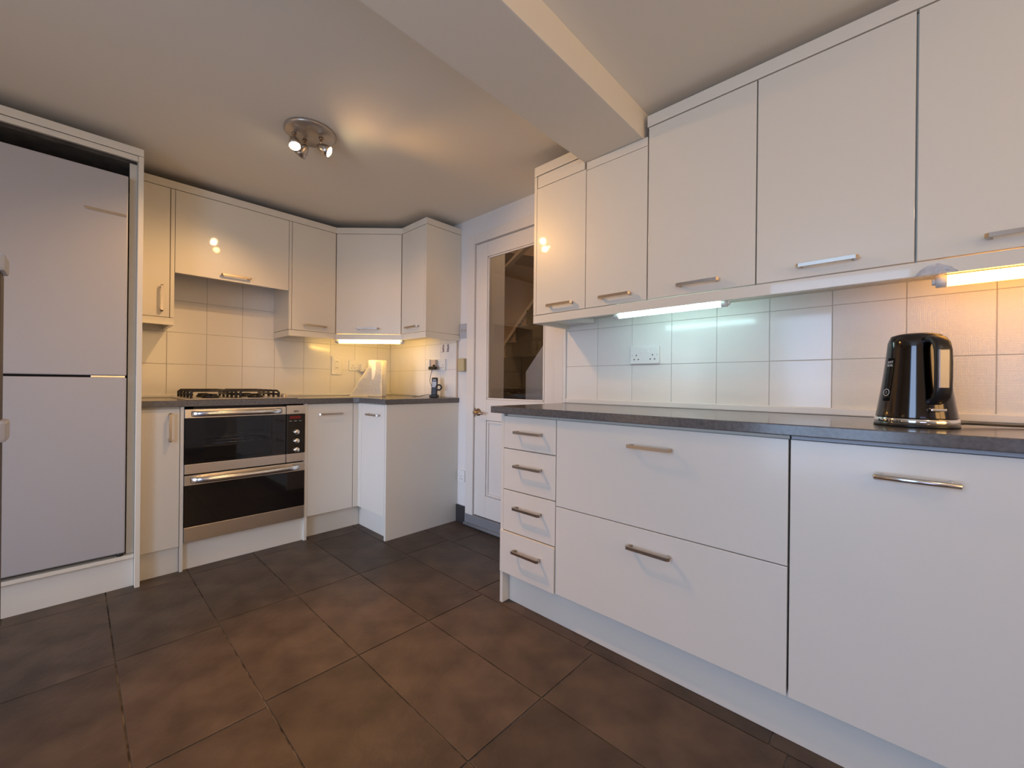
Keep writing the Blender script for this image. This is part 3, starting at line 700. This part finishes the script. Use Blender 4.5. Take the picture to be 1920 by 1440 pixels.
# torn tape on the light rail
bm = bmesh.new(); N1, N2 = 12, 5; g = {}
for i in range(N1+1):
    for j in range(N2+1):
        s = i/N1; y = -0.030 - 0.082*s; hgt = 0.026*math.sin(PI*min(1, s*1.05))**0.7 + 0.002
        z = ZP + 0.001 + hgt*j/N2 + (random.uniform(-0.0015, 0.0015) if 0 < j else 0)
        g[i, j] = bm.verts.new((UF-0.0012-random.uniform(0, 0.0035), y, z))
for i in range(N1):
    for j in range(N2): bm.faces.new((g[i, j], g[i, j+1], g[i+1, j+1], g[i+1, j]))
r_ = bmesh.ops.solidify(bm, geom=bm.faces[:], thickness=0.0006)
obj('tape_patch', bm, 'tape', label='crumpled white tape patch stuck on the light rail above the kettle', cat='tape')

# ------------------------------------------------------------------ ceiling spotlight
t = thing('ceiling_spotlight', (0.753, 2.03, 2.18), 'round ceiling spotlight plate with three swivel spots', 'lamp')
bm = bmesh.new(); lathe(bm, [(0.112, 0.0), (0.112, -0.010), (0.100, -0.018), (0, -0.018)], (0.753, 2.03, 2.1798), 40)
bmesh.ops.recalc_face_normals(bm, faces=bm.faces[:]); obj('ceiling_plate', bm, 'plate', t)
for k, (hp, aim) in enumerate(((HEAD1, AIM1), (HEAD2, AIM2), (HEAD3, AIM3))):
    back = hp - aim*0.045
    top = Vector((back.x, back.y, 2.1615))
    bm = bmesh.new(); tube(bm, [top, Vector((back.x, back.y, back.z+0.01))], 0.0048, 10); lathe(bm, [(0.010, 0), (0.010, -0.006), (0.005, -0.008)], tuple(top), 12)
    bmesh.ops.recalc_face_normals(bm, faces=bm.faces[:])
    a_ = obj('arm', bm, 'brass', t)
    bm = bmesh.new(); lathe(bm, [(0, -0.062), (0.010, -0.060), (0.019, -0.045), (0.024, -0.022), (0.0265, 0.0), (0.0245, 0.0), (0.0225, -0.004)], tuple(hp), 24, aim, capend=False)
    bmesh.ops.recalc_face_normals(bm, faces=bm.faces[:])
    hd = obj('spot_head', bm, 'lampshade', t)
    bm = bmesh.new(); lathe(bm, [(0.0222, -0.010), (0.0222, -0.004), (0.016, 0.0), (0, 0.002)], tuple(hp), 20, aim)
    obj('bulb', bm, 'bulb', hd, label='lit bulb face')
    lp = hp + aim*0.028
    pk, cc = pc('spot%d' % (k+1))
    spot('spotlight_beam', lp, aim, pk, cc, (66, 100, 84)[k], 0.9, 0.018)
spot('added_spot_fill', (0.77, 2.01, 2.055), (0.05, -0.05, -1), *pc('glow'), 170, 0.35, 0.02)  # added downward fill for the heads' spill, without a bulb of its own
spot('added_ceiling_patch_light', (0.885, 1.86, 1.97), (0.20, -0.50, 0.75), *pc('up'), 120, 1.0, 0.03)  # added unseen lamp that makes the bright ceiling patch; no such head

# ------------------------------------------------------------------ sockets, switches and small wall items
def pbox(wall, u0, u1, d0, d1, z0, z1, bev=0.0):
    """box on a wall: u along the wall, d = distance out from tile face"""
    if wall == 'A': return B(u0, u1, YW-0.008-d1, YW-0.008-d0, z0, z1, bev=bev)
    return B(XW-0.008-d1, XW-0.008-d0, u0, u1, z0, z1, bev=bev)
def pins(wall, cu, z, d, par):
    for du, dz, ww, hh in ((0, 0.011, 0.004, 0.008), (-0.011, -0.009, 0.007, 0.0045), (0.011, -0.009, 0.007, 0.0045)):
        obj('pin_hole', pbox(wall, cu+du-ww/2, cu+du+ww/2, d-0.0002, d+0.0005, z+dz-hh/2, z+dz+hh/2), 'pin', par)
def socket(wall, u0, u1, z0, z1, lab, n=2, d=0.0, sgn=1, skip=()):
    cu, cz = (u0+u1)/2, (z0+z1)/2; dep = 0.012
    f = (cu, YW-0.008, z0) if wall == 'A' else (XW-0.008, cu, z0)
    t = thing('wall_socket', f, lab, 'socket')
    obj('face_plate', pbox(wall, u0, u1, d+0.0003, d+dep, z0, z1, bev=0.002), 'white', t)
    w_ = (u1-u0)
    for k in range(n):
        c = cu + (k-(n-1)/2)*w_*0.56
        if k not in skip: pins(wall, c, cz-0.012, d+dep, t)
        s = cu + (k-(n-1)/2)*0.026 if n > 1 else cu+w_*0.25*sgn
        obj('rocker_switch', pbox(wall, s-0.009, s+0.009, d+dep, d+dep+0.003, cz+0.012, cz+0.027, bev=0.001), 'white', t)
    for s in (u0+0.010, u1-0.010):
        obj('screw', pbox(wall, s-0.0022, s+0.0022, d+dep-0.0002, d+dep+0.0006, cz-0.002, cz+0.002), 'greyp', t)
    return t
socket('B', 0.839, 0.988, 1.110, 1.196, 'white double socket on the tiles under the cool white tube')
socket('A', 1.544, 1.690, 1.104, 1.188, 'white double socket on the back tiles behind the kitchen roll', skip=(1,))
t = thing('plug', (1.655, YW-0.02, 1.10), 'pale plug adapter in the socket just left of the kitchen roll', 'plug')
obj('body', pbox('A', 1.628, 1.682, 0.0155, 0.055, 1.095, 1.165, bev=0.010), 'white', t)
obj('pin_hole', pbox('A', 1.652, 1.662, 0.0545, 0.0556, 1.108, 1.112), 'pin', t)
t = thing('cooker_switch', (1.443, YW-0.008, 1.066), 'tall white cooker switch plate left of the double socket on back tiles', 'switch')
obj('face_plate', pbox('A', 1.402, 1.485, 0.0003, 0.012, 1.068, 1.213, bev=0.002), 'white', t)
obj('rocker_switch', pbox('A', 1.429, 1.459, 0.012, 0.016, 1.150, 1.182, bev=0.001), 'white', t)
obj('rocker_switch', pbox('A', 1.429, 1.459, 0.012, 0.016, 1.108, 1.140, bev=0.001), 'white', t)
obj('indicator', pbox('A', 1.437, 1.451, 0.0158, 0.0166, 1.170, 1.174), 'pin', t)
obj('indicator', pbox('A', 1.435, 1.453, 0.0158, 0.0166, 1.121, 1.125), 'pin', t)
obj('screw', pbox('A', 1.441, 1.446, 0.0118, 0.0128, 1.199, 1.203), 'greyp', t)
obj('screw', pbox('A', 1.441, 1.446, 0.0118, 0.0128, 1.078, 1.082), 'greyp', t)
sk = socket('B', 2.500, 2.645, 1.104, 1.190, 'white double socket near the white door with the phone plug in it', skip=(1,))
t = thing('plug_adapter', (XW-0.04, 2.675, 1.105), 'white plug adapter at the left end of the socket above the phone', 'plug')
obj('body', pbox('B', 2.652, 2.700, 0.0003, 0.045, 1.112, 1.190, bev=0.004), 'white', t)
obj('prong_cover', pbox('B', 2.585, 2.64, 0.0155, 0.040, 1.128, 1.186, bev=0.004), 'halltrim', t)
t = thing('charger_plug', (XW-0.06, 2.60, 1.105), 'black charger plug feeding the phone on the corner worktop', 'plug')
obj('body', pbox('B', 2.555, 2.640, 0.041, 0.066, 1.108, 1.134, bev=0.008), 'black', t)
obj('strain_relief', pbox('B', 2.578, 2.592, 0.045, 0.060, 1.134, 1.146, bev=0.003), 'black', t)
bm = bmesh.new(); tube(bm, [(XW-0.066, 2.60, 1.108), (XW-0.075, 2.605, 1.06), (XW-0.085, 2.60, 1.02), (1.868, 2.60, 0.98), (1.875, 2.60, 0.93), (1.88, 2.605, 0.904)], 0.0022, 6)
obj('cable', bm, 'black', t)
socket('B', 2.268, 2.346, 0.297, 0.376, 'white single socket low on the wall between end panel and door', n=1, d=-0.008)
t = thing('light_switch', (XW-0.004, 2.292, 1.334), 'grey double light switch on the wall beside the corner cabinet', 'switch')
obj('face_plate', pbox('B', 2.250, 2.338, -0.0077, 0.004, 1.336, 1.438, bev=0.002), 'greyp', t)
for s in (2.278, 2.310): obj('rocker_switch', pbox('B', s-0.007, s+0.007, 0.004, 0.009, 1.378, 1.398, bev=0.001), 'steel', t)
t = thing('thermostat', (XW-0.02, 2.305, 1.09), 'small beige plastic box on the wall between tiles and door frame', 'thermostat')
obj('housing', pbox('B', 2.268, 2.335, -0.0077, 0.026, 1.092, 1.186, bev=0.006), 'beige', t)
obj('side_clip', pbox('B', 2.336, 2.346, -0.0077, 0.020, 1.096, 1.182, bev=0.002), 'brass', t, label='brown side strip')
# stickers
for yy, fl_, lab in ((2.535, 1, 'left small grey figure sticker on the tile above the phone socket'), (2.480, -1, 'right small grey figure sticker on the tile above the phone socket')):
    t = thing('tile_sticker', (XW-0.009, yy, 1.243), lab, 'sticker')
    bm = bmesh.new()
    pts = [(0.010, 0.0), (0.012, 0.022), (0.004, 0.036), (0.010, 0.048), (0.002, 0.060), (-0.009, 0.058), (-0.012, 0.044), (-0.015, 0.030), (-0.011, 0.012), (-0.012, 0.0)]
    prism_v(bm, [(yy-fl_*a*0.9, 1.243+b2) for a, b2 in pts], 'x', XW-0.0092, XW-0.0081)
    obj('figure', bm, 'sticker', t)
    obj('ground_line', pbox('B', yy+0.008, yy+0.026, 0.0001, 0.0011, 1.243, 1.247), 'sticker', t)

# phone
t = thing('cordless_phone', (1.84, 2.53, 0.9), 'black cordless phone standing in its cradle at the corner worktop end', 'phone')
def R3(bm, c, az, tilt):
    return xf(bm, Matrix.Translation(c) @ Matrix.Rotation(az, 4, 'Z') @ Matrix.Rotation(tilt, 4, 'X'))
az = math.radians(-52)
obj('cradle', R3(B(-0.030, 0.030, -0.034, 0.034, 0.0005, 0.020, bev=0.007), (1.84, 2.53, 0.9), az, 0), 'black', t)
hs = obj('handset', R3(B(-0.023, 0.023, -0.012, 0.012, 0.012, 0.150, bev=0.009), (1.84, 2.53, 0.9), az, -0.12), 'black', t)
obj('screen', R3(B(-0.016, 0.016, -0.0132, -0.0118, 0.075, 0.118, bev=0.0005), (1.84, 2.53, 0.9), az, -0.12), 'screen', hs)
obj('speaker_grille', R3(B(-0.012, 0.012, -0.0132, -0.0118, 0.125, 0.133, bev=0.0005), (1.84, 2.53, 0.9), az, -0.12), 'screen', hs)
bm = bmesh.new(); lathe(bm, [(0.021, -0.004), (0.025, 0), (0.021, 0.004), (0.015, 0.004), (0.013, 0), (0.015, -0.004), (0.021, -0.004)], (1.855, 2.495, 0.975), 20, Vector((-0.6, -0.78, 0.1)), capend=False)
bmesh.ops.recalc_face_normals(bm, faces=bm.faces[:])
obj('wrist_loop', bm, 'black', t)
bm = bmesh.new(); tube(bm, [(1.81, 2.55, 0.92), (1.80, 2.60, 0.915), (1.79, 2.66, 0.905), (1.78, 2.71, 0.903)], 0.0022, 6)
obj('cable', bm, 'black', t)

# kitchen roll
kc = Vector((1.600, 2.935, 0.9))
t = thing('kitchen_roll', tuple(kc), 'white kitchen roll with a loose sheet draping left in the worktop corner', 'kitchen roll')
bm = bmesh.new(); lathe(bm, [(0.020, 0.001), (0.066, 0.001), (0.068, 0.006), (0.067, 0.272), (0.064, 0.276), (0.020, 0.276), (0.020, 0.20)], tuple(kc), 36, capend=False)
bmesh.ops.recalc_face_normals(bm, faces=bm.faces[:]); obj('paper_roll', bm, 'paper', t)
bm = bmesh.new(); N1, N2 = 14, 12; g = {}
left = Vector((-0.6856, 0.728, 0)); tow = Vector((-0.728, -0.6856, 0))
for j in range(N2+1):
    v = j/N2; zz = 0.9+0.002+0.272*v; reach = 0.030 + 0.165*(1-v)**1.05
    for i in range(N1+1):
        s = i/N1
        base = kc + tow*(0.074*math.cos(s*0.9)) - left*(0.060*(1-s)) + left*(reach*s) + tow*0.003*math.sin(7*s+3*v)
        g[i, j] = bm.verts.new((base.x, base.y, zz))
for i in range(N1):
    for j in range(N2): bm.faces.new((g[i, j], g[i+1, j], g[i+1, j+1], g[i, j+1])).smooth = True
bmesh.ops.solidify(bm, geom=bm.faces[:], thickness=0.0012)
obj('loose_sheet', bm, 'paper', t)

# ------------------------------------------------------------------ kettle
kc = Vector((1.560, -0.031, 0.9)); KR = 0.0835
t = thing('kettle', tuple(kc), 'tall dark chrome electric kettle on the long worktop', 'kettle')
bm = bmesh.new(); lathe(bm, [(0, 0.0006), (KR+0.001, 0.0006), (KR+0.002, 0.004), (KR+0.001, 0.006), (0, 0.006)], tuple(kc), 56)
bs = obj('power_base', bm, 'black', t)
bm = bmesh.new(); lathe(bm, [(KR*0.98, 0.006), (KR+0.001, 0.007), (KR, 0.0215), (KR*0.985, 0.0225), (KR*0.9, 0.0225)], tuple(kc), 56, capend=False)
rg = obj('chrome_ring', bm, 'chrome', t, label='polished chrome base ring')
def krad(z):   # z above worktop
    s = (z-0.024)/(0.225-0.024); return 0.0815 - 0.0245*s - 0.002*math.sin(PI*s)
prof = [(KR*0.93, 0.0228), (0.0812, 0.0245)] + [(krad(0.026+0.199*k/14), 0.026+0.199*k/14) for k in range(15)] + [(0.0535, 0.236), (0.050, 0.238)]
bm = bmesh.new(); lathe(bm, prof, tuple(kc), 64, capend=False); bdy = obj('body', bm, 'kettle', t)
bm = bmesh.new(); lathe(bm, [(0.0525, 0.236), (0.050, 0.243), (0.035, 0.248), (0, 0.250)], tuple(kc), 48, capend=False)
obj('lid', bm, 'black', t)
a_ = math.radians(27); hd = Vector((-math.cos(a_), -math.sin(a_), 0))      # handle direction
# spout opposite the handle
sd = -hd; side = Vector((-sd.y, sd.x, 0)); bm = bmesh.new()
vt = [kc+sd*0.045+side*0.022+Vector((0, 0, .237)), kc+sd*0.045-side*0.022+Vector((0, 0, .237)), kc+sd*0.082+Vector((0, 0, .238)),
      kc+sd*0.052+side*0.020+Vector((0, 0, .185)), kc+sd*0.052-side*0.020+Vector((0, 0, .185)), kc+sd*0.062+Vector((0, 0, .18))]
V_ = [bm.verts.new(v) for v in vt]
for q in ((0, 1, 2), (3, 5, 4), (0, 2, 5, 3), (1, 4, 5, 2), (0, 3, 4, 1)): bm.faces.new([V_[i] for i in q])
bmesh.ops.recalc_face_normals(bm, faces=bm.faces[:]); bmesh.ops.bevel(bm, geom=bm.edges[:], offset=0.003, segments=2, affect='EDGES')
obj('spout', bm, 'kettle', t)
# handle: D loop swept with a rounded section
def K(dist, z): return kc + hd*dist + Vector((0, 0, z))
path = [(0.050, 0.226), (0.066, 0.229), (0.084, 0.226), (0.096, 0.215), (0.102, 0.198), (0.104, 0.165), (0.104, 0.125), (0.103, 0.098), (0.098, 0.082), (0.088, 0.072), (0.074, 0.068)]
bm = bmesh.new(); side = Vector((-hd.y, hd.x, 0)); prev = None; npth = len(path)
for i, (dd, zz) in enumerate(path):
    p0 = Vector(path[max(0, i-1)]); p1 = Vector(path[min(npth-1, i+1)]); tv = (p1-p0).normalized(); nv = Vector((tv.y, -tv.x))
    ring = []
    for k in range(12):
        th = 2*PI*k/12; su = math.copysign(abs(math.cos(th))**0.7, math.cos(th))*0.0175; sn = math.copysign(abs(math.sin(th))**0.7, math.sin(th))*0.0085
        ring.append(bm.verts.new(K(dd+nv.x*sn, zz+nv.y*sn) + side*su))
    if prev:
        for k in range(12): bm.faces.new((prev[k], prev[(k+1) % 12], ring[(k+1) % 12], ring[k])).smooth = True
    else: bm.faces.new(ring[::-1])
    prev = ring
bm.faces.new(prev); bmesh.ops.recalc_face_normals(bm, faces=bm.faces[:])
hk = obj('handle', bm, 'black', t)
# bright grip plate set in the handle's outer face
bm = bmesh.new(); box(bm, -0.0105, 0.0105, -0.0022, 0.0022, -0.048, 0.048, bev=0.002)
off = 0.1125
xf(bm, Matrix.Translation(K(off, 0.150) + side*(-0.004)) @ Matrix.Rotation(math.atan2(hd.y, hd.x)+PI/2, 4, 'Z'))
obj('grip_plate', bm, 'grip', hk, label='bright metal grip plate')
# little switch lever low under the handle
bm = bmesh.new(); box(bm, -0.016, 0.016, -0.010, 0.006, -0.003, 0.004, bev=0.002)
xf(bm, Matrix.Translation(kc + hd*(krad(0.045)+0.003) + Vector((0, 0, 0.047))) @ Matrix.Rotation(math.atan2(hd.y, hd.x)+PI/2, 4, 'Z'))
obj('switch_lever', bm, 'chrome', t)
# dark gauge strip with markings on the left side, wrapped on the body
def wrap(rad_extra, phi0, zc):
    def f(v):
        z = zc+v.y; rr = krad(z)+rad_extra+v.z; ph = phi0 + v.x/krad(z)
        return Vector((kc.x+rr*math.cos(ph), kc.y+rr*math.sin(ph), 0.9+z))
    return f
phi_l = math.radians(180-52)
bm = bmesh.new(); f = wrap(0.0006, phi_l, 0.125); g = {}
for i in range(7):
    for j in range(11): g[i, j] = bm.verts.new(f(Vector((-0.011+0.022*i/6, -0.058+0.116*j/10, 0))))
for i in range(6):
    for j in range(10): bm.faces.new((g[i, j], g[i+1, j], g[i+1, j+1], g[i, j+1])).smooth = True
bmesh.ops.solidify(bm, geom=bm.faces[:], thickness=0.0004)
bmesh.ops.recalc_face_normals(bm, faces=bm.faces[:])
lb = obj('label_strip', bm, 'blackglass', bdy, label='black printed label strip')
text_obj('JUST', 0.0085, 'white', bdy, None, bend=wrap(0.0014, phi_l, 0.172), ext=0.0001)
text_obj('BOIL', 0.0085, 'white', bdy, None, bend=wrap(0.0014, phi_l, 0.163), ext=0.0001)
bm = bmesh.new(); f = wrap(0.0015, phi_l, 0.090)
for R_, n_ in ((0.0095, 24),):
    vi = [[bm.verts.new(f(Vector((r2*math.cos(2*PI*k/n_), r2*math.sin(2*PI*k/n_), zz)))) for k in range(n_)] for r2, zz in ((R_, 0), (R_-0.0012, 0), (R_-0.0012, 0.0003), (R_, 0.0003))]
    for q in range(4):
        for k in range(n_): bm.faces.new((vi[q][k], vi[q][(k+1) % n_], vi[(q+1) % 4][(k+1) % n_], vi[(q+1) % 4][k]))
bmesh.ops.recalc_face_normals(bm, faces=bm.faces[:]); obj('cup_mark', bm, 'white', bdy)
text_obj('1', 0.010, 'white', bdy, None, bend=wrap(0.0014, phi_l, 0.090), ext=0.0001)
# name on the chrome ring
def ringwrap(v):
    ph = math.radians(180-38) + v.x/KR; rr = KR+0.0010+v.z
    return Vector((kc.x+rr*math.cos(ph), kc.y+rr*math.sin(ph), 0.9+0.0142+v.y))
text_obj('Russell Hobbs', 0.0115, 'black', rg, None, bend=ringwrap, ext=0.0002)
# cord
bm = bmesh.new(); tube(bm, [(1.60, -0.108, 0.908), (1.632, -0.127, 0.909), (1.655, -0.150, 0.908), (1.683, -0.200, 0.906), (1.705, -0.238, 0.905), (1.74, -0.31, 0.904), (1.80, -0.38, 0.904)], 0.0033, 8)
obj('power_cord', bm, 'black', bs)
